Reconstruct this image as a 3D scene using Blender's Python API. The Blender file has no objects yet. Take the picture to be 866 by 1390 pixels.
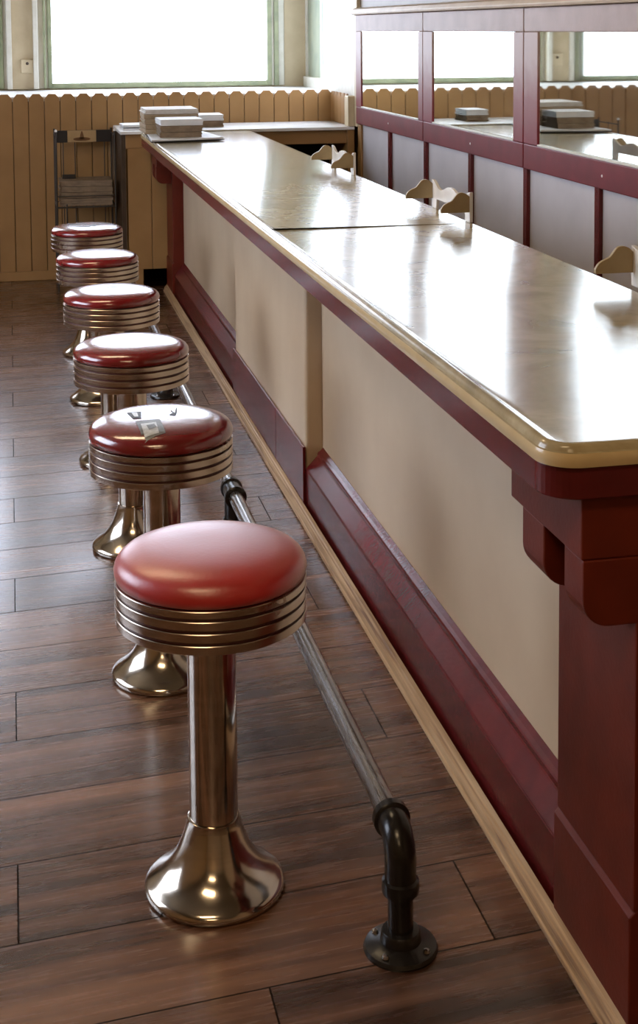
import bpy, bmesh, math, random
from mathutils import Vector, Matrix
random.seed(7)
C = bpy.context.scene.collection
PI = math.pi

# ------------------------------------------------------------------ materials
def nodes(name):
    m = bpy.data.materials.new(name); m.use_nodes = True
    nt = m.node_tree; b = nt.nodes['Principled BSDF']
    return m, nt, b
def N(nt, t, **kw):
    n = nt.nodes.new(t)
    for k, v in kw.items():
        if k in n.inputs: n.inputs[k].default_value = v
        else: setattr(n, k, v)
    return n
def L(nt, a, b): nt.links.new(a, b)
def coords(nt, scale=(1,1,1), rot=(0,0,0), loc=(0,0,0), kind='Object'):
    tc = N(nt, 'ShaderNodeTexCoord'); mp = N(nt, 'ShaderNodeMapping')
    mp.inputs['Scale'].default_value = scale; mp.inputs['Rotation'].default_value = rot; mp.inputs['Location'].default_value = loc
    L(nt, tc.outputs[kind], mp.inputs['Vector']); return mp.outputs['Vector']
def ramp(nt, fac, stops):
    r = N(nt, 'ShaderNodeValToRGB'); e = r.color_ramp.elements
    while len(e) < len(stops): e.new(0.5)
    for el, (p, c) in zip(e, stops): el.position = p; el.color = (*c, 1) if len(c) == 3 else c
    L(nt, fac, r.inputs['Fac']); return r.outputs['Color']
def bump(nt, b, h, strength=.2, dist=.01):
    n = N(nt, 'ShaderNodeBump'); n.inputs['Strength'].default_value = strength; n.inputs['Distance'].default_value = dist
    L(nt, h, n.inputs['Height']); L(nt, n.outputs['Normal'], b.inputs['Normal'])
def paint(name, col, col2=None, rough=.4, scale=(3,3,3), bmp=.08, spec=.5, nscale=4., metal=0., coat=0.):
    m, nt, b = nodes(name)
    v = coords(nt, scale)
    n = N(nt, 'ShaderNodeTexNoise', Scale=nscale, Detail=6.); L(nt, v, n.inputs['Vector'])
    c2 = col2 or tuple(x*.82 for x in col)
    L(nt, ramp(nt, n.outputs['Fac'], [(.3, c2), (.65, col)]), b.inputs['Base Color'])
    b.inputs['Roughness'].default_value = rough; b.inputs['Metallic'].default_value = metal
    b.inputs['Specular IOR Level'].default_value = spec; b.inputs['Coat Weight'].default_value = coat
    n2 = N(nt, 'ShaderNodeTexNoise', Scale=nscale*8, Detail=4.); L(nt, v, n2.inputs['Vector'])
    if bmp: bump(nt, b, n2.outputs['Fac'], bmp, .004)
    return m

M = {}
M['red'] = paint('red_paint', (.118,.011,.012), (.080,.008,.009), rough=.27, bmp=.12, spec=.42)
M['red_dull'] = paint('red_paint_dull', (.130,.016,.006), (.095,.011,.004), rough=.45, bmp=.1, spec=.28)
M['cream_panel'] = paint('cream_panel', (.58,.455,.315), (.52,.395,.265), rough=.38, nscale=1.3, bmp=.03)
M['wainscot'] = paint('wainscot_paint', (.35,.19,.066), (.29,.152,.050), rough=.5, nscale=1.5, bmp=.06)
M['groove'] = paint('groove_dark', (.17,.10,.04), rough=.7, bmp=0)
M['casing'] = paint('casing_paint', (.60,.50,.33), (.50,.40,.25), rough=.5, nscale=2)
M['casing_white'] = paint('casing_white', (.72,.70,.62), (.62,.60,.50), rough=.45)
M['green'] = paint('green_frame', (.32,.34,.20), (.22,.25,.15), rough=.5)
M['sill'] = paint('sill_white', (.80,.80,.78), (.62,.63,.62), rough=.35, scale=(1,5,1))
M['ceiling'] = paint('ceiling_paint', (.22,.16,.09), rough=.8, bmp=0)
M['plaster'] = paint('plaster', (.42,.30,.17), rough=.8, bmp=.05)
M['panel_gray'] = paint('panel_gray', (.52,.49,.50), (.46,.43,.44), rough=.45, nscale=1.5, bmp=.03)
M['upper_panel'] = paint('upper_panel', (.20,.15,.10), rough=.5)
M['cornice'] = paint('cornice', (.55,.43,.31), (.47,.36,.25), rough=.45)
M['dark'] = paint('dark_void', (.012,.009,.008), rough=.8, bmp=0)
M['dark_brown'] = paint('dark_brown', (.05,.028,.014), rough=.5)
M['paper'] = paint('newsprint', (.62,.58,.52), (.50,.45,.38), rough=.75, nscale=9)
M['paper_tan'] = paint('newsprint_tan', (.40,.30,.19), (.30,.21,.12), rough=.8, nscale=9)
M['paper_white'] = paint('white_paper', (.75,.75,.75), (.66,.67,.68), rough=.6)
M['paper_brown'] = paint('newsprint_brown', (.24,.17,.105), (.17,.115,.07), rough=.8, nscale=9)
M['black'] = paint('black_enamel', (.018,.015,.014), (.012,.010,.010), rough=.4)
M['wire'] = paint('wire_dark', (.035,.025,.018), rough=.45)
M['sign_beige'] = paint('sign_beige', (.42,.27,.12), rough=.6)
M['sign_brown'] = paint('sign_brown', (.16,.07,.02), rough=.6)
M['stand_shaded'] = paint('stand_shaded', (.36,.27,.14), (.30,.22,.11), rough=.45)  # brown for the viewer-facing boards: shade on white paint, put into the colour
M['stand_white'] = paint('stand_white', (.78,.75,.70), rough=.4)
M['tape'] = paint('gray_tape', (.17,.175,.17), (.08,.085,.08), rough=.4, nscale=25)
M['tape_dark'] = paint('dark_tear', (.03,.03,.03), rough=.5)
M['tape_light'] = paint('pale_tape', (.62,.64,.64), (.4,.42,.42), rough=.35, nscale=30)
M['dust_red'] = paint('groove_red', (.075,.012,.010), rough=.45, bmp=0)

def chrome(name, col, rough, sc=(1,1,9)):
    m, nt, b = nodes(name)
    v = coords(nt, sc); n = N(nt, 'ShaderNodeTexNoise', Scale=9., Detail=6.); L(nt, v, n.inputs['Vector'])
    L(nt, ramp(nt, n.outputs['Fac'], [(.3, tuple(x*.82 for x in col)), (.7, col)]), b.inputs['Base Color'])
    mr = N(nt, 'ShaderNodeMapRange'); mr.inputs['To Min'].default_value = rough*.7; mr.inputs['To Max'].default_value = rough*1.5
    L(nt, n.outputs['Fac'], mr.inputs['Value']); L(nt, mr.outputs['Result'], b.inputs['Roughness'])
    b.inputs['Metallic'].default_value = 1.; return m
M['chrome'] = chrome('chrome', (.56,.50,.43), .13)
M['chrome_rim'] = chrome('chrome_rim', (.58,.50,.43), .22, (1,1,1))
M['steel'] = chrome('pipe_steel', (.34,.32,.31), .24, (14,.6,14))
M['iron'] = paint('black_iron', (.012,.010,.009), (.007,.006,.006), rough=.26, bmp=.1, spec=.4)

def vinyl(name, col, col2, rough, spec, coat, crackle=.0):
    m, nt, b = nodes(name)
    v = coords(nt, (1,1,1))
    n = N(nt, 'ShaderNodeTexNoise', Scale=7., Detail=5.); L(nt, v, n.inputs['Vector'])
    L(nt, ramp(nt, n.outputs['Fac'], [(.3, col2), (.7, col)]), b.inputs['Base Color'])
    b.inputs['Roughness'].default_value = rough; b.inputs['Specular IOR Level'].default_value = spec
    b.inputs['Coat Weight'].default_value = coat; b.inputs['Coat Roughness'].default_value = rough*.8
    n2 = N(nt, 'ShaderNodeTexNoise', Scale=9., Detail=3., Distortion=.6); L(nt, v, n2.inputs['Vector'])
    n3 = N(nt, 'ShaderNodeTexVoronoi', Scale=140.); L(nt, v, n3.inputs['Vector'])
    mx = N(nt, 'ShaderNodeMath', operation='MULTIPLY_ADD'); mx.inputs[1].default_value = crackle
    L(nt, n3.outputs['Distance'], mx.inputs[0]); L(nt, n2.outputs['Fac'], mx.inputs[2])
    bump(nt, b, mx.outputs[0], .35, .006); return m
M['vinyl_matte'] = vinyl('red_vinyl_matte', (.46,.008,.009), (.37,.006,.007), .40, .9, .7, .1)
M['vinyl_matte'].node_tree.nodes['Principled BSDF'].inputs['Sheen Weight'].default_value = .25
M['vinyl_matte'].node_tree.nodes['Principled BSDF'].inputs['Sheen Roughness'].default_value = .45
M['vinyl'] = vinyl('red_vinyl', (.20,.006,.010), (.15,.005,.007), .20, .8, .9, .08)

def floor_mat():
    m, nt, b = nodes('plank_floor')
    tc = N(nt, 'ShaderNodeTexCoord'); sx = N(nt, 'ShaderNodeSeparateXYZ'); L(nt, tc.outputs['Object'], sx.inputs[0])
    def mt(op, a, c=None, d=None):
        n = N(nt, 'ShaderNodeMath', operation=op)
        for q, val in enumerate((a, c, d)):
            if val is None: continue
            if isinstance(val, (int, float)): n.inputs[q].default_value = val
            else: L(nt, val, n.inputs[q])
        return n.outputs[0]
    yy = mt('MULTIPLY_ADD', sx.outputs['X'], -.09, sx.outputs['Y'])      # boards lie a little askew to the counter
    rowf = mt('DIVIDE', yy, .252); row = mt('FLOOR', rowf); fr_ = mt('SUBTRACT', rowf, row)
    xs = mt('MULTIPLY_ADD', row, -.42, sx.outputs['X'])                    # joints step by a third of a board
    colf = mt('DIVIDE', mt('ADD', xs, 4.222), 1.26); col = mt('FLOOR', colf); fc = mt('SUBTRACT', colf, col)
    dr = mt('MULTIPLY', mt('MINIMUM', fr_, mt('SUBTRACT', 1., fr_)), .252)
    dc = mt('MULTIPLY', mt('MINIMUM', fc, mt('SUBTRACT', 1., fc)), 1.26)
    gapd = mt('MINIMUM', dr, dc)
    gap = N(nt, 'ShaderNodeMapRange'); gap.inputs['From Min'].default_value = .0010; gap.inputs['From Max'].default_value = .0026
    gap.inputs['To Min'].default_value = 1.; gap.inputs['To Max'].default_value = 0.; L(nt, gapd, gap.inputs['Value'])
    idv = N(nt, 'ShaderNodeCombineXYZ'); L(nt, row, idv.inputs['X']); L(nt, col, idv.inputs['Y'])
    wn = N(nt, 'ShaderNodeTexWhiteNoise'); L(nt, idv.outputs[0], wn.inputs['Vector'])
    vv = N(nt, 'ShaderNodeCombineXYZ'); L(nt, sx.outputs['X'], vv.inputs['X']); L(nt, yy, vv.inputs['Y']); v = vv.outputs[0]
    # grain, shifted per plank
    rnd = wn.outputs['Value']
    cmb = N(nt, 'ShaderNodeCombineXYZ'); ml = N(nt, 'ShaderNodeMath', operation='MULTIPLY'); ml.inputs[1].default_value = 37.
    L(nt, rnd, ml.inputs[0]); L(nt, ml.outputs[0], cmb.inputs['X']); L(nt, ml.outputs[0], cmb.inputs['Z'])
    add = N(nt, 'ShaderNodeVectorMath', operation='ADD'); L(nt, v, add.inputs[0]); L(nt, cmb.outputs[0], add.inputs[1])
    sc = N(nt, 'ShaderNodeVectorMath', operation='MULTIPLY'); sc.inputs[1].default_value = (.7, 11, 1); L(nt, add.outputs[0], sc.inputs[0])
    n1 = N(nt, 'ShaderNodeTexNoise', Scale=1.5, Detail=5., Roughness=.55, Distortion=.35); L(nt, sc.outputs[0], n1.inputs['Vector'])
    sc2 = N(nt, 'ShaderNodeVectorMath', operation='MULTIPLY'); sc2.inputs[1].default_value = (3.5, 55, 1); L(nt, add.outputs[0], sc2.inputs[0])
    n2 = N(nt, 'ShaderNodeTexNoise', Scale=2., Detail=6.); L(nt, sc2.outputs[0], n2.inputs['Vector'])
    base = ramp(nt, n1.outputs['Fac'], [(.28,(.030,.015,.010)), (.43,(.084,.041,.025)), (.56,(.155,.080,.047)), (.75,(.24,.130,.078))])
    fine = ramp(nt, n2.outputs['Fac'], [(.3,(.74,.74,.74)), (.65,(1.06,1.06,1.06))])
    mx = N(nt, 'ShaderNodeMix', data_type='RGBA', blend_type='MULTIPLY'); mx.inputs['Factor'].default_value = .8
    L(nt, base, mx.inputs['A']); L(nt, fine, mx.inputs['B'])
    tone = ramp(nt, rnd, [(0,(.70,.66,.68)), (1,(1.2,1.12,1.05))])
    mx2 = N(nt, 'ShaderNodeMix', data_type='RGBA', blend_type='MULTIPLY'); mx2.inputs['Factor'].default_value = 1.
    L(nt, mx.outputs['Result'], mx2.inputs['A']); L(nt, tone, mx2.inputs['B'])
    mx3 = N(nt, 'ShaderNodeMix', data_type='RGBA'); L(nt, gap.outputs['Result'], mx3.inputs['Factor'])
    L(nt, mx2.outputs['Result'], mx3.inputs['A']); mx3.inputs['B'].default_value = (.012,.008,.006,1)
    L(nt, mx3.outputs['Result'], b.inputs['Base Color'])
    mr = N(nt, 'ShaderNodeMapRange'); mr.inputs['To Min'].default_value = .24; mr.inputs['To Max'].default_value = .30
    L(nt, n2.outputs['Fac'], mr.inputs['Value']); L(nt, mr.outputs['Result'], b.inputs['Roughness']); b.inputs['Specular IOR Level'].default_value = .6; b.inputs['Coat Roughness'].default_value = .19
    for key, hi in (('Specular IOR Level', .6), ('Coat Weight', .32)):
        gm = N(nt, 'ShaderNodeMapRange'); gm.inputs['To Min'].default_value = hi; gm.inputs['To Max'].default_value = 0.
        L(nt, gap.outputs['Result'], gm.inputs['Value']); L(nt, gm.outputs['Result'], b.inputs[key])
    sb = N(nt, 'ShaderNodeMath', operation='SUBTRACT'); sb.inputs[0].default_value = 1.; L(nt, gap.outputs['Result'], sb.inputs[1])
    bump(nt, b, sb.outputs[0], .10, .002); return m
M['floor'] = floor_mat()

def laminate():
    m, nt, b = nodes('marbled_laminate')
    v = coords(nt, (1,1,1))
    n = N(nt, 'ShaderNodeTexNoise', Scale=3.2, Detail=8., Roughness=.6, Distortion=1.4); L(nt, v, n.inputs['Vector'])
    L(nt, ramp(nt, n.outputs['Fac'], [(.30,(.22,.18,.10)), (.47,(.34,.28,.165)), (.56,(.42,.36,.23)), (.72,(.31,.255,.15))]), b.inputs['Base Color'])
    b.inputs['Roughness'].default_value = .19; b.inputs['Specular IOR Level'].default_value = .45; b.inputs['Coat Weight'].default_value = .12; b.inputs['Coat Roughness'].default_value = .12
    n2 = N(nt, 'ShaderNodeTexNoise', Scale=14., Detail=2.); L(nt, v, n2.inputs['Vector'])
    bump(nt, b, n2.outputs['Fac'], .04, .004); return m
M['laminate'] = laminate()
M['lam_edge'] = paint('laminate_edge', (.60,.47,.27), (.54,.41,.22), rough=.2, bmp=.03)

def wood_trim():
    m, nt, b = nodes('raw_wood_trim')
    v = coords(nt, (30,1.2,30))
    n = N(nt, 'ShaderNodeTexNoise', Scale=2., Detail=8., Distortion=.8); L(nt, v, n.inputs['Vector'])
    L(nt, ramp(nt, n.outputs['Fac'], [(.28,(.16,.08,.035)), (.45,(.38,.245,.125)), (.7,(.50,.35,.20))]), b.inputs['Base Color'])
    b.inputs['Roughness'].default_value = .42; return m
M['trim_wood'] = wood_trim()

def glass_mat():
    m, nt, b = nodes('window_glass'); nt.nodes.remove(b)
    o = nt.nodes['Material Output']; t = N(nt, 'ShaderNodeBsdfTransparent'); g = N(nt, 'ShaderNodeBsdfGlossy'); g.inputs['Roughness'].default_value = .02
    lw = N(nt, 'ShaderNodeLayerWeight'); pw = N(nt, 'ShaderNodeMath', operation='POWER'); pw.inputs[1].default_value = 5.; L(nt, lw.outputs['Facing'], pw.inputs[0]); mx = N(nt, 'ShaderNodeMixShader')
    L(nt, pw.outputs[0], mx.inputs['Fac']); L(nt, t.outputs[0], mx.inputs[1]); L(nt, g.outputs[0], mx.inputs[2]); L(nt, mx.outputs[0], o.inputs['Surface']); return m
M['glass'] = glass_mat()
def mirror_mat():
    m, nt, b = nodes('mirror_glass')
    v = coords(nt); n = N(nt, 'ShaderNodeTexNoise', Scale=3., Detail=3.); L(nt, v, n.inputs['Vector'])
    L(nt, ramp(nt, n.outputs['Fac'], [(.3,(.76,.78,.70)), (.7,(.84,.85,.79))]), b.inputs['Base Color'])
    b.inputs['Metallic'].default_value = 1; b.inputs['Roughness'].default_value = .025; return m
M['mirror'] = mirror_mat()

# ------------------------------------------------------------------ mesh helpers
class MB:
    def __init__(s): s.bm = bmesh.new()
    def box(s, x0, x1, y0, y1, z0, z1):
        v = [s.bm.verts.new((x, y, z)) for x in (x0, x1) for y in (y0, y1) for z in (z0, z1)]
        for f in ((0,1,3,2),(4,6,7,5),(0,4,5,1),(2,3,7,6),(0,2,6,4),(1,5,7,3)): s.bm.faces.new([v[i] for i in f])
        return s
    def prism(s, pts, axis, a, b):
        """polygon pts (2-D) extruded along axis between a and b"""
        def P(p, t):
            return {'x': (t, p[0], p[1]), 'y': (p[0], t, p[1]), 'z': (p[0], p[1], t)}[axis]
        A = [s.bm.verts.new(P(p, a)) for p in pts]; B = [s.bm.verts.new(P(p, b)) for p in pts]; n = len(pts)
        for i in range(n): s.bm.faces.new((A[i], A[(i+1) % n], B[(i+1) % n], B[i]))
        s.bm.faces.new(A[::-1]); s.bm.faces.new(B); return s
    def lathe(s, prof, seg=64, c=(0,0,0), axis='z'):
        rings = []
        for r, z in prof:
            if r < 1e-6: rings.append([s.bm.verts.new((c[0], c[1], c[2]+z))])
            else: rings.append([s.bm.verts.new((c[0]+r*math.cos(2*PI*i/seg), c[1]+r*math.sin(2*PI*i/seg), c[2]+z)) for i in range(seg)])
        for a, b in zip(rings, rings[1:]):
            for i in range(seg):
                j = (i+1) % seg
                if len(a) == 1 and len(b) == 1: continue
                if len(a) == 1: s.bm.faces.new((a[0], b[j], b[i]))
                elif len(b) == 1: s.bm.faces.new((a[i], a[j], b[0]))
                else: s.bm.faces.new((a[i], a[j], b[j], b[i]))
        return s
    def tube(s, pts, rad, seg=24, cap=True):
        pts = [Vector(p) for p in pts]; rads = rad if isinstance(rad, (list, tuple)) else [rad]*len(pts)
        prev = None; rings = []
        for i, p in enumerate(pts):
            t = (pts[min(i+1, len(pts)-1)] - pts[max(i-1, 0)]).normalized()
            if prev is None: prev = t.orthogonal().normalized()
            prev = (prev - t*prev.dot(t)).normalized(); q = t.cross(prev)
            rings.append([s.bm.verts.new(p + rads[i]*(math.cos(2*PI*k/seg)*prev + math.sin(2*PI*k/seg)*q)) for k in range(seg)])
        for a, b in zip(rings, rings[1:]):
            for k in range(seg): s.bm.faces.new((a[k], a[(k+1) % seg], b[(k+1) % seg], b[k]))
        if cap: s.bm.faces.new(rings[0][::-1]); s.bm.faces.new(rings[-1])
        return s
    def build(s, name, mat, parent=None, smooth=None, bevel=0, segs=2, solid=0):
        bmesh.ops.recalc_face_normals(s.bm, faces=s.bm.faces)
        me = bpy.data.meshes.new(name); s.bm.to_mesh(me); s.bm.free()
        me.materials.append(mat if not isinstance(mat, str) else M[mat])
        o = bpy.data.objects.new(name, me); C.objects.link(o)
        if parent is not None:
            o.parent = parent; o.location = [-a for a in parent.get('org', (0,0,0))]
            o['org'] = (0.0, 0.0, 0.0)
        if smooth is not None:
            for p in me.polygons: p.use_smooth = True
            try: me.set_sharp_from_angle(angle=math.radians(smooth))
            except Exception: pass
        if bevel:
            m = o.modifiers.new('bevel', 'BEVEL'); m.width = bevel; m.segments = segs; m.limit_method = 'ANGLE'; m.angle_limit = math.radians(40)
            m.harden_normals = False
        return o
def tag(o, label, cat, group=None):
    o['label'] = label; o['category'] = cat
    if group: o['group'] = group
    return o
def empty(name, loc, label, cat, group=None):
    """thing root at its base; its parts are modelled in world space and shifted back by 'org'"""
    o = bpy.data.objects.new(name, None); C.objects.link(o); o.location = loc; o['org'] = tuple(float(a) for a in loc)
    o.empty_display_size = .05
    return tag(o, label, cat, group)
def struct(o): o['kind'] = 'structure'; return o
def copy_tree(o, parent=None):
    c = o.copy(); C.objects.link(c)
    if parent is not None: c.parent = parent
    for ch in list(o.children): copy_tree(ch, c)
    return c
def children_named(o, n): return [c for c in o.children if c.name.split('.')[0] == n]

# ------------------------------------------------------------------ room shell
YW, YS, XR = 9.508, 10.62, 2.20          # picket partition, shop window wall, right wall
CEIL, XL, YN = 3.5, -3.2, -3.2
struct(MB().box(XL-.1, XR+.1, YN-.1, YS+.1, -.1, 0).build('floor', 'floor'))
struct(MB().box(XL-.1, XR+.1, YN-.1, YS+.1, CEIL, CEIL+.1).build('ceiling', 'ceiling'))
struct(MB().box(XL, XR+.03, YN-.1, YN, 0, CEIL).build('wall_near', 'plaster'))
# left wall with a wide window opening
w = MB(); w.box(XL-.1, XL, YN, YS, 0, .9); w.box(XL-.1, XL, YN, YS, 3.1, CEIL)
for a, b in ((YN, 3.4), (6.6, YS)): w.box(XL-.1, XL, a, b, .9, 3.1)
struct(w.build('wall_left', 'plaster'))
w = struct(MB().box(XL-.06, XL-.05, 3.4, 6.6, .9, 3.1).build('window_4', 'glass'))
f = MB()
for a, b in ((3.4, 6.6),):
    f.box(XL-.09, XL+.02, a, a+.08, .9, 3.1); f.box(XL-.09, XL+.02, b-.08, b, .9, 3.1)
    f.box(XL-.09, XL+.02, a, b, .9, .98); f.box(XL-.09, XL+.02, a, b, 3.02, 3.1); f.box(XL-.08, XL, (a+b)/2-.03, (a+b)/2+.03, .98, 3.02)
struct(f.build('window_frame', 'casing_white', w))
# right wall: opening for the corner window
w = MB(); RW0, RW1, RZ0, RZ1 = 8.99, 10.60, 1.27, 2.9
w.box(XR, XR+.03, YN, RW0, 0, CEIL); w.box(XR, XR+.03, RW1, YS, 0, CEIL)
w.box(XR, XR+.03, RW0, RW1, 0, RZ0); w.box(XR, XR+.03, RW0, RW1, RZ1, CEIL)
struct(w.build('wall_right', 'plaster'))
# far (window) wall behind the picket partition
wins = [(-1.75, -.13), (.30, 1.885)]
w = MB(); WZ0, WZ1 = 1.215, 2.85
w.box(XL, XR+.03, YS, YS+.1, 0, WZ0); w.box(XL, XR+.03, YS, YS+.1, WZ1, CEIL)
w.box(XL, -1.95, YS, YS+.1, WZ0, WZ1)
w.box(-.02, .20, YS-.06, YS+.1, WZ0, WZ1)
w.box(2.02, XR+.03, YS, YS+.1, WZ0, WZ1)
struct(w.build('wall_far', 'casing'))
def win(n, x0, x1):
    fx0, fx1 = x0-.10, x1+.13
    g = struct(MB().box(x0-.02, x1+.02, YS+.02, YS+.026, WZ0, WZ1).build('window_%d' % n, 'glass'))
    f = MB(); f.box(x0-.03, x0, YS-.03, YS+.05, WZ0, WZ1); f.box(x1, x1+.035, YS-.03, YS+.05, WZ0, WZ1)
    f.box(x0, x1, YS-.03, YS+.05, WZ0, WZ0+.036); f.box(x0, x1, YS-.03, YS+.05, WZ1-.05, WZ1)
    struct(f.build('window_frame', 'green', g, bevel=.004))
    c = MB(); c.box(fx0, x0-.03, YS-.02, YS+.06, WZ0, WZ1); c.box(x1+.035, fx1, YS-.02, YS+.06, WZ0, WZ1)
    struct(c.build('window_casing', 'casing_white', g, bevel=.004))
    s = MB(); s.box(x1+.052, x1+.085, YS-.045, YS-.02, WZ0, WZ1); s.box(x0-.062, x0-.045, YS-.045, YS-.02, WZ0, WZ1)
    struct(s.build('window_stop', 'green', g, bevel=.003)); return g
win(2, *wins[0]); win(1, *wins[1])
# pillar trims between the windows
struct(MB().box(.165, .20, YS-.10, YS-.06, WZ0, WZ1).build('trim_1', 'casing_white', bevel=.004))
struct(MB().box(-.02, .015, YS-.09, YS-.06, WZ0, WZ1).build('trim_2', 'casing_white', bevel=.004))
# display sill behind the pickets
struct(MB().box(XL, XR-.01, YW+.028, YS, 1.165, 1.205).build('trim_3', 'sill'))
# right corner window
g = struct(MB().box(XR+.012, XR+.016, RW0, 10.16, RZ0, RZ1).build('window_3', 'glass'))
f = MB(); f.box(XR-.004, XR+.026, 10.16, RW1, RZ0, RZ1)
struct(f.build('window_jamb', paint('green_jamb', (.42,.46,.34), (.30,.36,.28), rough=.4, nscale=2.), g))
f = MB(); f.box(XR-.045, XR+.02, RW0-.09, RW0+.01, 1.19, RZ1); f.box(XR-.02, XR+.02, RW1-.02, RW1+.018, 1.19, RZ1); f.box(XR-.045, XR+.02, RW0+.01, RW1-.02, 1.19, RZ0+.01); f.box(XR-.045, XR+.02, RW0, RW1, RZ1-.05, RZ1+.04)
struct(f.build('window_casing', 'casing_white', g, bevel=.004))

# picket partition (far) and its return on the right
PW = .1015
def pickets(name, length, z0, z1, notch, phase=0.):
    mb = MB(); x = -phase
    while x < length:
        a, b = max(x+.0022, 0), min(x+PW-.0022, length)
        if b-a > .012:
            c = .026
            pts = [(a, z0), (b, z0), (b, z1-notch), (b-c, z1), (a+c, z1), (a, z1-notch)] if b-a > .06 else [(a, z0), (b, z0), (b, z1-notch), (a, z1-notch)]
            mb.prism(pts, 'y', 0, .014)
        x += PW
    return mb
X0 = -2.2
ph = ((X0-.212) % PW)
o = struct(pickets('wall_partition', 2.135-X0, .005, 1.224, .031, ph).build('wall_partition', 'wainscot', bevel=.0025))
o.location = (X0, YW, 0)
struct(MB().box(X0, 2.16, YW+.014, YW+.028, .005, 1.175).build('wall_partition_backing', 'groove'))
o = struct(pickets('wall_return', .50, 1.012, 1.215, .028).build('wall_return', 'wainscot', bevel=.0025))
o.rotation_euler = (0, 0, -PI/2); o.location = (2.125, YW, 0)
struct(MB().box(2.139, 2.16, 9.0, YW+.014, 1.012, 1.18).build('wall_return_backing', 'groove'))
struct(MB().box(2.105, XR, 8.905, 9.005, 1.012, 1.205).build('trim_4', 'casing', bevel=.004))
struct(MB().box(X0, .60, YW-.016, YW, 0, .062).build('baseboard_far', 'wainscot', bevel=.004))

# right-hand panelling under and over the mirrors
XM = 2.15
struct(MB().box(XM+.012, XR, 2.4, 8.82, 0, 1.10).build('wall_panelling', 'panel_gray'))
k = 5
for y in (8.05, 7.31, 6.55, 5.79, 5.02, 4.27, 3.5):
    struct(MB().box(XM-.004, XM+.012, y-.024, y+.024, .10, 1.04).build('trim_%d' % k, 'red', bevel=.003)); k += 1
struct(MB().box(XM-.002, XM+.012, 8.74, 8.82, 0, 1.03).build('trim_%d' % k, 'wainscot', bevel=.003)); k += 1
struct(MB().box(XM-.004, XM+.012, 2.4, 8.74, 0, .10).build('baseboard_right', 'red', bevel=.003))
# cornice, end stile and upper panel
struct(MB().prism([(XM+.05,1.722),(XM-.028,1.722),(XM-.034,1.735),(XM-.022,1.755),(XM+.0,1.765),(XM+.05,1.765)], 'y', 2.4, 8.90).build('trim_%d' % k, 'cornice', bevel=.003)); k += 1
struct(MB().box(XM-.004, XR, 8.83, 8.905, 1.012, 1.722).box(XM-.004, XR, 8.83, 8.905, 1.765, 2.6).build('trim_%d' % k, 'casing', bevel=.004)); k += 1
struct(MB().box(XM+.02, XR, 2.4, 8.83, 1.765, 2.6).build('wall_panelling_upper', 'upper_panel')); 
struct(MB().box(XM-.004, XM+.02, 2.4, 8.83, 1.84, 1.9).build('trim_%d' % k, 'cornice', bevel=.003)); k += 1

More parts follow.
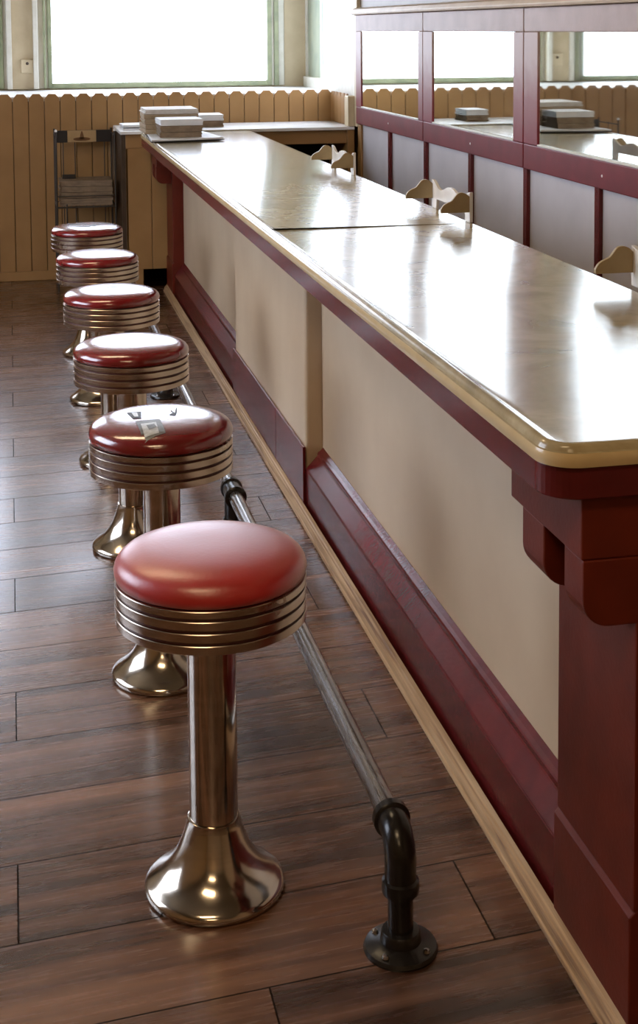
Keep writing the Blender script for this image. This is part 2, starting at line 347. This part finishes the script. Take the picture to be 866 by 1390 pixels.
# ------------------------------------------------------------------ mirrors
def red_fade():
    m, nt, b = nodes('frame_paint')
    v = coords(nt, (1,1,1)); n = N(nt, 'ShaderNodeTexNoise', Scale=9., Detail=5.); L(nt, v, n.inputs['Vector'])
    L(nt, ramp(nt, n.outputs['Fac'], [(.3,(.125,.009,.010)), (.7,(.165,.013,.015))]), b.inputs['Base Color'])
    b.inputs['Roughness'].default_value = .45; b.inputs['Specular IOR Level'].default_value = .22; return m
M['frame_red'] = red_fade()
M['frame_glare'] = paint('frame_glare', (.36,.25,.21), (.29,.20,.165), rough=.5, nscale=3, spec=.3)  # window glare on the top rails, put into the colour
mir_labels = ['red framed wall mirror farthest along the wall, beside the corner window',
              'middle red framed wall mirror, between its two neighbours on the panelling',
              'red framed wall mirror nearest the viewer, cut by the picture edge']
for i, (y1, y0, m1, m0) in enumerate(((8.825, 7.322, 8.69, 7.41), (7.314, 5.797, 7.145, 5.92), (5.789, 4.20, 5.625, 4.36))):
    t = empty('wall_mirror', (XM, (y0+y1)/2, 1.035), mir_labels[i], 'mirror', 'framed mirrors along the panelling')
    MB().box(XM-.012, XM+.01, y0, y1, 1.035, 1.142).build('bottom_rail', 'frame_red', t, bevel=.004)
    MB().box(XM-.012, XM+.01, y0, y1, 1.618, 1.72).build('top_rail', 'frame_glare', t, bevel=.004)['label'] = 'top rail with window glare painted in pale'
    for a, b in ((y0, m0), (m1, y1)):
        st = MB().box(XM-.0125, XM+.01, a, b, 1.1425, 1.6175).build('stile', 'stile_glare', t, bevel=.004) if 'stile_glare' in M else None
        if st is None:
            m, nt, bb = nodes('stile_glare'); v = coords(nt, (1,1,1)); sp = N(nt, 'ShaderNodeSeparateXYZ'); L(nt, v, sp.inputs[0])
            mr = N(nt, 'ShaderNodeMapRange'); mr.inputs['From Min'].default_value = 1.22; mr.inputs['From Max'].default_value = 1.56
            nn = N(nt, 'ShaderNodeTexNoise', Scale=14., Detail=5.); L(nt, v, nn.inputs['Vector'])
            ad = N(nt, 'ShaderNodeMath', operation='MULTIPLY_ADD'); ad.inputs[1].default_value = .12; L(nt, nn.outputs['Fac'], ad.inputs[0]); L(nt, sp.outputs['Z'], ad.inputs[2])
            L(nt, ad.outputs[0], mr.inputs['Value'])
            L(nt, ramp(nt, mr.outputs['Result'], [(.0,(.18,.018,.022)), (.5,(.22,.06,.05)), (1.,(.34,.22,.18))]), bb.inputs['Base Color']); bb.inputs['Roughness'].default_value = .45; bb.inputs['Specular IOR Level'].default_value = .25  # paler towards the top: light glare painted into the stile colour
            M['stile_glare'] = m
            MB().box(XM-.0125, XM+.01, a, b, 1.1425, 1.6175).build('stile', 'stile_glare', t, bevel=.004)
    MB().box(XM-.0135, XM-.004, m0, m1, 1.1425, 1.150).build('liner', 'casing_white', t, bevel=.001)['label'] = 'pale sill strip under the glass'
    gl = MB().box(XM-.006, XM+.002, m0-.01, m1+.01, 1.135, 1.625).build('mirror_glass', 'mirror', t)
    s = MB(); s.lathe([(0,.003),(.004,.002),(.006,0)], 16); so = s.build('screw', 'stand_white', t, smooth=50)
    so.rotation_euler = (0, -PI/2, 0); so.location = Vector((XM-.012, (y0+y1)/2-.04, 1.085)) - Vector(t['org'])

# ------------------------------------------------------------------ lunch counter
CX0, CXB, CY0, CY1 = .78, 1.470, 2.00, 8.87
PX, FX = 1.0, .94          # cream panel plane, red board plane
base = empty('lunch_counter', (1.2, 5.4, 0), 'long lunch counter base with red boards, cream panels and corner brackets', 'counter')
NY0, NY1 = 2.017, 2.341    # near post
def counter_end(y_out, y_in, sgn):
    a, b = min(y_out, y_in), max(y_out, y_in)
    MB().box(FX-.006, 1.06, a, b, .236, .818).build('corner_post', 'red_dull', base, bevel=.004)
    MB().prism([(FX-.012, 0), (1.06, 0), (1.06, .24), (FX, .24), (FX-.012, .228)], 'y', a, b).build('plinth_block', 'red_dull', base, bevel=.003)
    MB().box(.842, 1.44, a, b-.006, .8185, .9183).build('bracket_block', 'red_dull', base, bevel=.003)
    prof = [(.95, .8182), (.845, .8182), (.845, .755)] + [(.845+.045*(1-math.cos(q)), .755-.045*math.sin(q)) for q in [PI/2*i/8 for i in range(1, 9)]] + [(.95, .710)]
    spans = ((y_out, y_out+sgn*.078), (y_out+sgn*.166, y_out+sgn*.268))
    for p, q in spans:
        MB().prism(prof, 'y', min(p, q), max(p, q)).build('corbel', 'red_dull', base, bevel=.003)
counter_end(NY0, NY1, 1); counter_end(8.868, 8.545, -1)
# core carcass behind the front (end wall and back)
MB().box(1.06, 1.44, NY0+.012, NY0+.04, 0, .8182).build('end_panel', 'red_dull', base, bevel=.003)
MB().box(1.41, 1.44, NY0+.04, 8.86, 0, .95).build('back_panel', 'cream_panel', base)
# front panels
MB().box(PX, PX+.03, NY1, 4.63, .15, .965).build('front_panel', 'cream_panel', base)
MB().box(FX+.002, PX+.03, 4.63, 6.16, .15, .965).build('front_panel', 'cream_panel', base, bevel=.012, segs=3)['label'] = 'cream panel boxed out from the others'
MB().box(PX, PX+.03, 6.16, 8.545, .15, .965).build('front_panel', 'cream_panel', base)
# red base boards
MB().box(FX, PX, NY1, 4.62, 0, .162).build('base_board', 'red', base, bevel=.003)
MB().box(FX-.010, FX, 4.62, 5.125, .0, .238).build('base_board', 'red', base, bevel=.002)
MB().box(FX-.010, FX, 5.13, 6.17, .0, .238).build('base_board', 'red', base, bevel=.002)
MB().box(FX, PX, 6.17, 8.545, 0, .162).build('base_board', 'red', base, bevel=.003)
led = [(PX, .150), (FX, .1625), (FX+.003, .168), (FX+.036, .203), (FX+.039, .2035), (FX+.040, .2145), (FX+.0425, .2185), (FX+.050, .2235), (PX, .2335)]
MB().prism(led, 'y', NY1, 4.62).build('ledge_moulding', 'red', base, bevel=.0015)
MB().prism(led, 'y', 6.17, 8.545).build('ledge_moulding', 'red', base, bevel=.0015)
tr = [(FX-.011, 0), (FX-.031, 0), (FX-.033, .006), (FX-.031, .012), (FX-.028, .013), (FX-.027, .022), (FX-.024, .030), (FX-.021, .031), (FX-.019, .036), (FX-.015, .038), (FX-.012, .048), (FX-.011, .050)]
MB().prism(tr, 'y', 1.99, 8.90).build('base_trim', 'trim_wood', base, bevel=.001)['label'] = 'unpainted wooden floor trim'
# apron under the countertop
def outline(x0, x1, y0, y1, r, near_round, far_round, n=10):
    pts = []
    def arc(cx, cy, a0, a1):
        for i in range(n+1):
            a = a0 + (a1-a0)*i/n; pts.append((cx+r*math.cos(a), cy+r*math.sin(a), math.cos(a), math.sin(a)))
    if near_round: arc(x0+r, y0+r, PI, 1.5*PI); arc(x1-r, y0+r, 1.5*PI, 2*PI)
    else: pts.extend([(x0, y0, -1, 0), (x1, y0, 1, 0)])
    if far_round: arc(x1-r, y1-r, 0, PI/2); arc(x0+r, y1-r, PI/2, PI)
    else: pts.extend([(x1, y1, 1, 0), (x0, y1, -1, 0)])
    return pts
a = outline(CX0+.004, CXB-.004, CY0+.004, CY1, .062, True, False)
MB().prism([(p[0], p[1]) for p in a], 'z', .9187, .9702).build('apron', 'red', base, bevel=.003)
# countertop (two slabs)
top = empty('countertop', (1.12, 5.4, .9706), 'long cream marbled laminate countertop with a rounded near corner and one cross seam', 'countertop')
prof = [(.0,.9706), (-.0015,.978), (-.002,.986), (.0005,.9925), (.0035,.9935), (.0045,.9955), (.006,1.001), (.010,1.0045), (.016,1.0055), (.022,1.0045), (.030,1.0008), (.036,1.0)]
def slab(y0, y1, nr, fr, name='slab'):
    pts = outline(CX0, CXB, y0, y1, .060, nr, fr); bm = MB(); rings = []
    for ins, z in prof:
        rings.append([bm.bm.verts.new((p[0]-p[2]*ins, p[1]-p[3]*ins, min(z, 1.0) if p[2] > .5 else z)) for p in pts])
    n = len(pts)
    for A, B in zip(rings, rings[1:]):
        for i in range(n): bm.bm.faces.new((A[i], A[(i+1) % n], B[(i+1) % n], B[i]))
    bm.bm.faces.new(rings[0][::-1]); bm.bm.faces.new(rings[-1])
    o = bm.build(name, 'laminate', top, smooth=35)
    o.data.materials.append(M['lam_edge'])
    for p in o.data.polygons:
        if p.center.z < .9925 and abs(p.normal.z) < .9: p.material_index = 1
    return o
slab(CY0, 4.4463, True, False); slab(4.4477, CY1, False, False)

# ------------------------------------------------------------------ stools
RS = .18
def make_stool():
    t = empty('bar_stool', (0,0,0), '', 'stool', 'diner stools along the counter')
    b = [(0,0), (.128,0), (.1335,.004), (.1345,.010), (.132,.016), (.126,.021), (.116,.028), (.104,.037), (.092,.048), (.080,.063), (.0695,.082), (.0605,.104), (.0535,.126), (.0500,.1385), (.0500,.142), (.047,.143), (0,.143)]
    MB().lathe(b, 96).build('pedestal_base', 'chrome', t, smooth=40)
    MB().lathe([(0,.1435), (.0465,.1435), (.0465,.528), (0,.528)], 64).build('pole', 'chrome', t, smooth=40)
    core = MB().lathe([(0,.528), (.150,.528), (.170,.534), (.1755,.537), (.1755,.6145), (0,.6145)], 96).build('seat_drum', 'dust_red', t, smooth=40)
    for z0, z1 in ((.601,.6155), (.579,.5965), (.557,.5745), (.5355,.5525)):
        p = [(.174,z0), (.1795,z0+.0004), (.1806,z0+.0016), (.1808,(z0+z1)/2), (.1806,z1-.0016), (.1795,z1-.0004), (.174,z1)]
        MB().lathe(p, 96).build('rim_band', 'chrome_rim', t, smooth=30)
    c = [(0,.6160), (.172,.6160), (.1775,.6185), (.1805,.626), (.1815,.634), (.1795,.643), (.1745,.652), (.166,.6595), (.152,.6655), (.130,.6705), (.100,.6738), (.060,.6758), (.03,.6762), (0,.6764)]
    MB().lathe(c, 96).build('cushion', 'vinyl', t, smooth=60)
    return t
labels = ['nearest diner stool, full chrome pedestal in view, plain dull red vinyl seat',
          'second diner stool from the viewer, shiny red seat patched with gray tape',
          'third diner stool from the viewer, seat white with glare and no marks',
          'fourth diner stool from the viewer, small dark tear in the seat',
          'fifth diner stool from the viewer, unmarked seat just before the last stool',
          'farthest diner stool, cracked seat, in front of the newspaper rack']
proto = make_stool(); stools = []
for i in range(6):
    s = proto if i == 0 else copy_tree(proto)
    s['label'] = labels[i]; s.location = (.3474+.0024*i, 2.6162+.9307*i, 0); s.rotation_euler = (0, 0, .4*i)
    stools.append(s)
    cu = children_named(s, 'cushion')[0]
    cu.data = cu.data.copy(); FZ = (1., .92, .82, .82, .76, .72)[i]
    for vv in cu.data.vertices: vv.co.z = .616+(vv.co.z-.616)*FZ
    cu.data.materials[0] = M['vinyl_matte'] if i == 0 else M['vinyl']
def seat_z(x, y):
    r = math.hypot(x, y); P = [(0,.6764), (.03,.6762), (.06,.6758), (.1,.6738), (.13,.6705), (.152,.6655), (.166,.6595), (.1745,.652)]
    for (a, za), (b, zb) in zip(P, P[1:]):
        if r <= b: return za+(zb-za)*(r-a)/(b-a)
    return .652-(r-.1745)*2.2
def patch(i, name, pts, mat, label, lift=.0012):
    """a thin sheet on the seat; pts are offsets (world axes) from the seat centre"""
    s = stools[i]; cu = children_named(s, 'cushion')[0]; a = -s.rotation_euler.z; FZ = (1., .92, .82, .82, .76, .72)[i]
    bm = MB(); n = len(pts)
    # subdivide the polygon from its centroid so it follows the crown
    cx = sum(p[0] for p in pts)/n; cy = sum(p[1] for p in pts)/n
    rings = []
    for t in (1., .75, .5, .25):
        ring = []
        for j in range(n):
            for u in (0, .25, .5, .75):
                px = pts[j][0]*(1-u)+pts[(j+1) % n][0]*u; py = pts[j][1]*(1-u)+pts[(j+1) % n][1]*u
                px, py = cx+(px-cx)*t, cy+(py-cy)*t
                qx, qy = px*math.cos(a)-py*math.sin(a), px*math.sin(a)+py*math.cos(a)
                ring.append(bm.bm.verts.new((qx, qy, (.616+(seat_z(px, py)-.616)*FZ)+lift)))
        rings.append(ring)
    m = len(rings[0])
    for A, B in zip(rings, rings[1:]):
        for j in range(m): bm.bm.faces.new((A[j], A[(j+1) % m], B[(j+1) % m], B[j]))
    bm.bm.faces.new(rings[-1])
    o = bm.build(name, mat, cu); o['label'] = label; return o
def quad(cx, cy, w, h, ang):
    c, s = math.cos(ang), math.sin(ang)
    return [(cx+x*c-y*s, cy+x*s+y*c) for x, y in ((-w/2,-h/2), (w/2,-h/2), (w/2,h/2), (-w/2,h/2))]
patch(1, 'tape_patch', [(-.067,-.040), (-.006,-.036), (-.002,-.140), (-.018,-.146), (-.058,-.166)], 'tape', 'gray tape square')
patch(1, 'tape_patch', [(-.056,-.068), (-.018,-.064), (-.018,-.138), (-.054,-.152)], 'tape_light', 'pale tape square on the gray one', .0022)
patch(1, 'tape_patch', [(-.044,-.085), (-.024,-.078), (-.020,-.105), (-.040,-.118)], 'tape', 'dark hole in the tape', .003)
patch(1, 'tape_patch', [(-.082,.052), (-.044,.048), (-.050,-.018), (-.070,-.016)], 'tape_dark', 'dark torn tape scrap')
patch(1, 'tape_patch', [(-.070,.040), (-.056,.038), (-.056,-.006), (-.066,-.004)], 'tape_light', 'pale middle of the torn scrap', .0022)
patch(1, 'seat_tear', [(.019,-.004), (.036,-.012), (.044,.020), (.049,.066), (.046,.066), (.040,.024), (.034,-.006)], 'tape_dark', 'thin dark tear')
patch(1, 'seat_tear', [(.028,.040), (.034,.010), (.037,.010), (.031,.042)], 'tape_dark', 'thin dark tear')
patch(3, 'seat_tear', [(-.025,-.005), (.0,.010), (.028,.008), (.030,.018), (.0,.022), (-.02,.006)], 'tape_dark', 'small dark tear')
patch(5, 'seat_tear', [(-.09,.03), (-.03,.0), (.03,-.055), (.045,-.05), (-.02,.012), (-.085,.05)], 'tape_dark', 'dark crack')
patch(5, 'seat_tear', [(.03,-.06), (.09,.02), (.08,.03), (.025,-.04)], 'tape_dark', 'dark crack')
patch(5, 'seat_tear', [(-.07,-.05), (-.01,-.09), (.03,-.075), (-.02,-.065)], 'tape_dark', 'dark crack')

# ------------------------------------------------------------------ foot rail
rail = empty('foot_rail', (.645, 5.3, 0), 'long steel pipe foot rail on black flanged legs along the counter base', 'foot rail')
RX, RZ = .645, .208
legs = [2.355, 4.30, 6.32, 8.30]
R_P = .0215
MB().tube([(RX, legs[0]+.055, RZ), (RX, legs[1], RZ), (RX, legs[2], RZ), (RX, legs[3]-.055, RZ)], R_P).build('rail_pipe', 'steel', rail, smooth=40)
for i, y in enumerate(legs):
    MB().tube([(RX, y, .016), (RX, y, .125)], .0228).build('leg_pipe', 'iron', rail, smooth=40)
    fl = MB().lathe([(0,0), (.066,0), (.067,.004), (.064,.010), (.045,.014), (.037,.018), (.035,.034), (.033,.037), (.024,.038), (0,.038)], 48, (RX, y, 0)).build('floor_flange', 'iron', rail, smooth=35)
    for q in range(4):
        aa = PI/4+q*PI/2
        MB().lathe([(0,.006), (.005,.0045), (.0065,0)], 12, (RX+.053*math.cos(aa), y+.053*math.sin(aa), .0125)).build('flange_screw', 'steel', fl, smooth=50)
    e = MB()
    if i in (0, 3):
        d = 1 if i == 0 else -1; pts = []; rr = .040
        pts = [(RX, y, .110), (RX, y, RZ-rr)] + [(RX, y+d*rr*(1-math.cos(a)), RZ-rr+rr*math.sin(a)) for a in [PI/2*j/10 for j in range(1, 11)]] + [(RX, y+d*.062, RZ)]
        e.tube(pts, .0285)
        e.lathe([(.0285,-.014), (.033,-.011), (.034,0), (.033,.011), (.0285,.014)], 32, (RX, y, .118))
        e.tube([(RX, y+d*.050, RZ), (RX, y+d*.054, RZ), (RX, y+d*.070, RZ), (RX, y+d*.074, RZ)], [.029, .034, .034, .024], 32)
        e.build('elbow_fitting', 'iron', rail, smooth=40)
    else:
        e.tube([(RX, y-.055, RZ), (RX, y-.050, RZ), (RX, y-.034, RZ), (RX, y-.030, RZ), (RX, y+.030, RZ), (RX, y+.034, RZ), (RX, y+.05, RZ), (RX, y+.055, RZ)], [.027, .034, .034, .029, .029, .034, .034, .027], 32)
        e.tube([(RX, y, .110), (RX, y, RZ)], .0285); e.lathe([(.0285,-.014), (.033,-.011), (.034,0), (.033,.011), (.0285,.014)], 32, (RX, y, .118))
        e.build('tee_fitting', 'iron', rail, smooth=40)

# ------------------------------------------------------------------ back counter under the far windows
bc = empty('back_counter', (1.4, 9.2, 0), 'tan return counter against the picket partition with a cupboard end and open knee space', 'counter')
MB().box(.655, 2.145, 8.892, 9.505, .990, 1.0105).build('counter_top', 'sill', bc, bevel=.004)
MB().box(.69, 2.10, 8.93, 8.955, .902, .9895).build('fascia', 'wainscot', bc, bevel=.003)
cb = MB().box(.69, .70, 8.93, 9.48, .14, .9015).box(.70, 1.25, 8.955, 8.965, .14, .9015).box(1.24, 1.25, 8.93, 9.48, .14, .9015)
cb.build('cupboard_body', 'wainscot', bc)
fr = MB()
for a, b in ((.69, .845), (.848, 1.003), (1.006, 1.16)): fr.box(a, b, 8.93, 8.955, .14, .9015)
fr.build('cupboard_front', 'wainscot', bc, bevel=.002)
MB().box(.664, .6895, 8.935, 9.48, 0, .9895).build('side_panel', 'dark_brown', bc)['label'] = 'dark side panel'  # dark brown strip closing the left end of the cupboard
MB().box(.69, .79, 8.94, 8.98, 0, .1395).build('foot_board', 'wainscot', bc, bevel=.003)
MB().box(.79, 2.10, 9.44, 9.48, 0, .9).build('knee_space_back', 'dark', bc)  # near-black, the shade of the open space put into the panel colour
MB().box(2.10, 2.145, 8.90, 9.50, 0, .9895).build('leg_panel', 'wainscot', bc, bevel=.003)

# ------------------------------------------------------------------ papers
def paper(name, x0, x1, y0, y1, z0, h, mat, label, cat, group=None, layers=3, warp=.0, rot=0., side=-1, loose=.004):
    """folded paper: nested sheets that turn round a fold on one side"""
    w, d = x1-x0, y1-y0; bm = MB().bm; seg = 10
    def sheet(hh, inset, zc):
        prof = []; r = hh/2
        for i in range(seg+1): u = i/seg; prof.append((w/2-inset-u*(w-2*inset-r-.002), zc+r))
        for i in range(1, 8): a = PI/2+PI*i/8; prof.append((-w/2+inset+r+.002+r*math.cos(a), zc+r*math.sin(a)))
        for i in range(seg+1): u = i/seg; prof.append((-w/2+inset+r+.002+u*(w-2*inset-r-.002), zc-r))
        rows = []
        for y in [-d/2+d*j/6 for j in range(7)]:
            rows.append([bm.verts.new((side*-1*px if side > 0 else px, y + random.uniform(-.001, .001), pz + warp*math.sin(3*px/w+2)*math.cos(4*y/d) * (1 if pz > zc else .4))) for px, pz in prof])
        for A, B in zip(rows, rows[1:]):
            for a in range(len(A)-1): bm.faces.new((A[a], A[a+1], B[a+1], B[a]))
        for rrow in (rows[0], rows[-1]):   # page block seen end-on
            m = len(rrow)
            for a in range(m//2): 
                if a+1 < m-1-a-1+1 and len({rrow[a], rrow[a+1], rrow[m-2-a], rrow[m-1-a]}) == 4:
                    bm.faces.new((rrow[a], rrow[a+1], rrow[m-2-a], rrow[m-1-a]))
    th = h/layers
    for kk in range(layers):
        sheet(th*.92, random.uniform(0, loose), th*(kk+.5))
    me_b = MB(); me_b.bm.free(); me_b.bm = bm
    o = me_b.build(name, mat, smooth=30)
    o.location = ((x0+x1)/2, (y0+y1)/2, z0 + max(0, warp)*.5 + .0008); o.rotation_euler = (0, 0, rot)
    return tag(o, label, cat, group)
ZT = 1.0057
# open sheet lying flat at the far end of the counter, with a dark bottom edge
sh = empty('magazine', (.97, 8.4, ZT+.0005), 'flat white magazine with a dark edge lying under the newspaper stacks on the counter', 'magazine')
bmq = MB(); bmq.prism([(.765, 8.03), (1.185, 8.11), (1.12, 8.80), (.80, 8.80)], 'z', ZT+.0055, ZT+.016); bmq.build('pages', 'paper_white', sh, bevel=.002)
bmq = MB(); bmq.prism([(.762, 8.025), (1.188, 8.105), (1.122, 8.803), (.797, 8.803)], 'z', ZT+.0055-.005, ZT+.0053); bmq.build('cover', 'tape_dark', sh)['label'] = 'dark cover edge'
z = ZT+.0165
hs = [.028, .024, .03, .026, .028]
for j, h in enumerate(hs):
    paper('folded_newspaper', .765+random.uniform(-.008, .01), 1.098+random.uniform(-.01, .008), 8.46, 8.80, z, h, 'paper' if j == 4 else 'paper_tan',
          'folded newspaper in the taller back stack at the far end of the counter' if j < 4 else 'topmost folded newspaper of the taller back stack on the counter', 'newspaper', 'newspapers in the tall counter stack' if j < 4 else None, 3, .0, random.uniform(-.03, .03), loose=.008)
    z += h+.002
z = ZT+.0165
for j, (h, mt, lb) in enumerate(((.030, 'paper_brown', 'bottom brown newspaper of the shorter front stack on the counter'), (.034, 'paper_brown', 'middle brown newspaper of the shorter front stack on the counter'), (.036, 'paper_white', 'white topped newspaper crowning the shorter front stack on the counter'))):
    paper('folded_newspaper', .822, 1.070, 8.14, 8.40, z, h, mt, lb, 'newspaper', None, 4, .0, random.uniform(-.03, .03), loose=.006); z += h+.0018
z = 1.0110
for j, (h, mt, lb) in enumerate(((.040, 'paper_brown', 'brown newspaper lying on the return counter behind the counter stacks'), (.038, 'paper_white', 'white newspaper on top of the brown one on the return counter'))):
    paper('folded_newspaper', 1.17, 1.335, 9.10, 9.33, z, h, mt, lb, 'newspaper', None, 3, .0, random.uniform(-.05, .05), loose=.006); z += h+.0018
z = 1.0110
for j, (h, lb) in enumerate(((.010, 'flat paper lying on the cupboard end of the return counter'), (.016, 'curled paper on top of the flat one at the cupboard end'))):
    paper('paper_leaflet', .672, .90, 8.95+.04*j, 9.20, z, h, 'paper_white', lb, 'paper', None, 2, .004*j, .04*j); z += h+.006

# ------------------------------------------------------------------ newspaper rack
RXa, RXb, RYa, RYb = .268, .632, 9.05, 9.38
rk = empty('newspaper_rack', (.45, 9.2, 0), 'dark wire newspaper rack with a small header sign standing at the picket partition', 'rack')
for x in (RXa, RXb):
    for y in (RYa, RYb):
        MB().tube([(x, y, 0), (x, y, 1.005)], .006, 12).build('post', 'wire', rk, smooth=40)
        if y == RYa: MB().lathe([(0,.016), (.005,.015), (.0085,.009), (.0085,0), (0,0)], 16, (x, y, 1.0052)).build('post_cap', 'stand_white', rk, smooth=50)
def wire(n, pts, r=.0035): return MB().tube(pts, r, 8).build(n, 'wire', rk, smooth=40)
for zz in (.10, .53, .975):
    for x in (RXa, RXb): wire('side_wire', [(x, RYa, zz), (x, RYb, zz)])
    wire('cross_wire', [(RXa, RYb, zz), (RXb, RYb, zz)])
    if zz < .9: wire('cross_wire', [(RXa, RYa, zz), (RXb, RYa, zz)], .006)
for j in range(1, 8):
    x = RXa+(RXb-RXa)*j/8; wire('shelf_wire', [(x, RYa, .53), (x, RYb, .53)], .003)
for x in (RXa+.055, RXa+.13, RXb-.045): wire('back_wire', [(x, RYb, .10), (x, RYb, .985)], .003)
for x in (RXa, RXb): wire('side_wire', [(x, (RYa+RYb)/2, .55), (x, (RYa+RYb)/2, .985)], .003)
wire('shelf_lip', [(RXa, RYa, .60), (RXb, RYa, .60)], .0035)
wire('leg_brace', [(RXa+.06, RYa, .55), (RXa+.06, RYa, .10)], .005)
hd = MB().box(RXa+.012, RXb-.002, RYb-.03, RYb-.022, .915, .993).build('header_sign', 'black', rk, bevel=.002)
hd['label'] = 'dark header sign with a tan middle'
MB().box(RXa+.083, RXb-.098, RYb-.0315, RYb-.0301, .916, .992).build('sign_panel', 'sign_beige', hd)
em = MB(); cx = (RXa+.083+RXb-.098)/2
em.prism([(cx-.016, .936), (cx+.016, .936), (cx+.011, .962), (cx+.004, .986), (cx-.003, .986), (cx-.010, .962)], 'y', RYb-.0325, RYb-.0316)
em.prism([(cx+.055*math.cos(a), .936+.012*math.sin(a)) for a in [2*PI*i/24 for i in range(24)]], 'y', RYb-.0325, RYb-.0316)
em.build('emblem', 'sign_brown', hd)
z = .5355
for j, h in enumerate((.046, .036, .034, .034)):
    paper('folded_newspaper', RXa+.012, RXb-.012, 9.07, 9.34, z, h, 'paper_brown', ('brown folded newspaper in the pile on the wire rack shelf' if j < 3 else 'topmost newspaper of the pile on the wire rack shelf'), 'newspaper', 'newspapers on the rack shelf' if j < 3 else None, 3, .0, random.uniform(-.015, .015), loose=.01); z += h+.002
tb = MB().box(RXa+.04, RXa+.125, 9.20, 9.203, z+.002, z+.03); tag(tb.build('price_card', 'black', bevel=.001), 'small black card standing on the pile of papers in the wire rack', 'card')

# ------------------------------------------------------------------ scalloped stands on the back edge of the counter
def board(pts, axis, a, b, off): return MB().prism(pts, axis, a, b)
def make_stand():
    t = empty('scalloped_stand', (0,0,0), '', 'stand', 'scalloped stands on the counter')
    Wd, h0 = .105, .034
    def crest(n=20):
        out = [(-.098, h0), (.0, h0), (.0, .086)]
        ctrl = [(0, .086), (-.012, .096), (-.026, .1005), (-.040, .097), (-.052, .084), (-.062, .073), (-.078, .066), (-.090, .058), (-.098, .046)]
        cs = [Vector((a, b, 0)) for a, b in ctrl]
        for i in range(len(cs)-1):
            p0, p1, p2, p3 = cs[max(i-1, 0)], cs[i], cs[i+1], cs[min(i+2, len(cs)-1)]
            for q in range(1 if i else 1, 5):
                u = q/4; v = .5*((2*p1)+(p2-p0)*u+(2*p0-5*p1+4*p2-p3)*u*u+(3*p1-p0-3*p2+p3)*u**3); out.append((v.x, v.y))
        return out
    for y in (0., .42):
        MB().prism(crest(), 'y', y-.006, y+.006).build('end_board', 'stand_shaded', t, bevel=.0015)
    # long back board along the counter with the same scallops, feet included
    top = []
    for i in range(61):
        u = i/60; zz = .084+.016*math.cos(u*4*PI)*(.75+.25*math.cos(u*2*PI)); top.append((-.006+.432*u, zz))
    pts = [(-.006, .0), (.045, .0), (.050, h0), (.370, h0), (.375, .0), (.426, .0)] + top[::-1]
    MB().prism(pts, 'x', .0005, .0115).build('back_board', 'stand_white', t, bevel=.0015)
    return t
st = make_stand()
for i, (x, y, lb) in enumerate(((1.460, 4.46, 'middle scalloped wooden stand on the back edge of the countertop, past the seam'),
                                (1.444, 6.02, 'small scalloped wooden stand farthest along the countertop, by the return counter'),
                                (1.488, 2.84, 'scalloped wooden stand nearest the viewer, cut by the picture edge'))):
    s = st if i == 0 else copy_tree(st)
    s.location = (x, y, 1.0003 if True else 0); s['label'] = lb

# small fitting on the window post
fx = empty('wall_fitting', (.11, YS-.06, 1.33), 'small beige box fitting with a cord hole on the post between the windows', 'fitting')
MB().box(.075, .165, YS-.085, YS-.0605, 1.33, 1.43).build('box', 'casing', fx, bevel=.006)
MB().lathe([(0,.004), (.008,.003), (.011,0)], 16).build('screw', 'dark_brown', fx, smooth=50).location = (.012, -.026, .07)
fx.children[1].rotation_euler = (PI/2, 0, 0)

# ------------------------------------------------------------------ light
wd = bpy.data.worlds.new('world'); bpy.context.scene.world = wd; wd.use_nodes = True
nt = wd.node_tree; bg = nt.nodes['Background']
bg.inputs['Color'].default_value = (.76,.84,1.0,1); bg.inputs['Strength'].default_value = 15.0
def area(name, loc, rot, sx, sy, power, col):
    l = bpy.data.lights.new(name, 'AREA'); l.shape = 'RECTANGLE'; l.size = sx; l.size_y = sy; l.energy = power; l.color = col
    o = bpy.data.objects.new(name, l); C.objects.link(o); o.location = loc; o.rotation_euler = rot; return o
area('ceiling_lamp', (-.6, .6, CEIL-.03), (0,0,0), 1.2, .5, 70, (1,.72,.42))
area('ceiling_lamp', (-.6, 5.0, CEIL-.03), (0,0,0), 1.6, .6, 70, (1,.74,.45))
area('ceiling_lamp', (-.8, -1.8, CEIL-.03), (0,0,0), 1.2, .6, 50, (1,.70,.40))

# ------------------------------------------------------------------ camera
F, pan, tilt, roll, cx, cy, H = 1945.9048, .2117, .0796, -.0069, 433.0361, 193.3346, 1.6397
cp, sp, ct, st_ = math.cos(pan), math.sin(pan), math.cos(tilt), math.sin(tilt)
f = Vector((sp*ct, cp*ct, -st_)); r = Vector((cp, -sp, 0)); u = r.cross(f)
r, u = math.cos(roll)*r+math.sin(roll)*u, -math.sin(roll)*r+math.cos(roll)*u
cam = bpy.data.cameras.new('camera'); co = bpy.data.objects.new('camera', cam); C.objects.link(co)
m = Matrix.Identity(4)
for i in range(3): m[i][0], m[i][1], m[i][2] = r[i], u[i], -f[i]
m[0][3], m[1][3], m[2][3] = 0, 0, H
co.matrix_world = m
cam.sensor_fit = 'HORIZONTAL'; cam.sensor_width = 36; cam.lens = F*36/866
cam.shift_x = (433-cx)/866; cam.shift_y = (cy-695)/866; cam.clip_start = .05
S = bpy.context.scene; S.camera = co
S.view_settings.view_transform = 'Standard'
try: S.view_settings.look = 'None'
except Exception: pass
S.view_settings.exposure = -0.75
S.cycles.max_bounces = 8; S.cycles.sample_clamp_indirect = 8
for o in S.objects:
    if 'org' in o: del o['org']
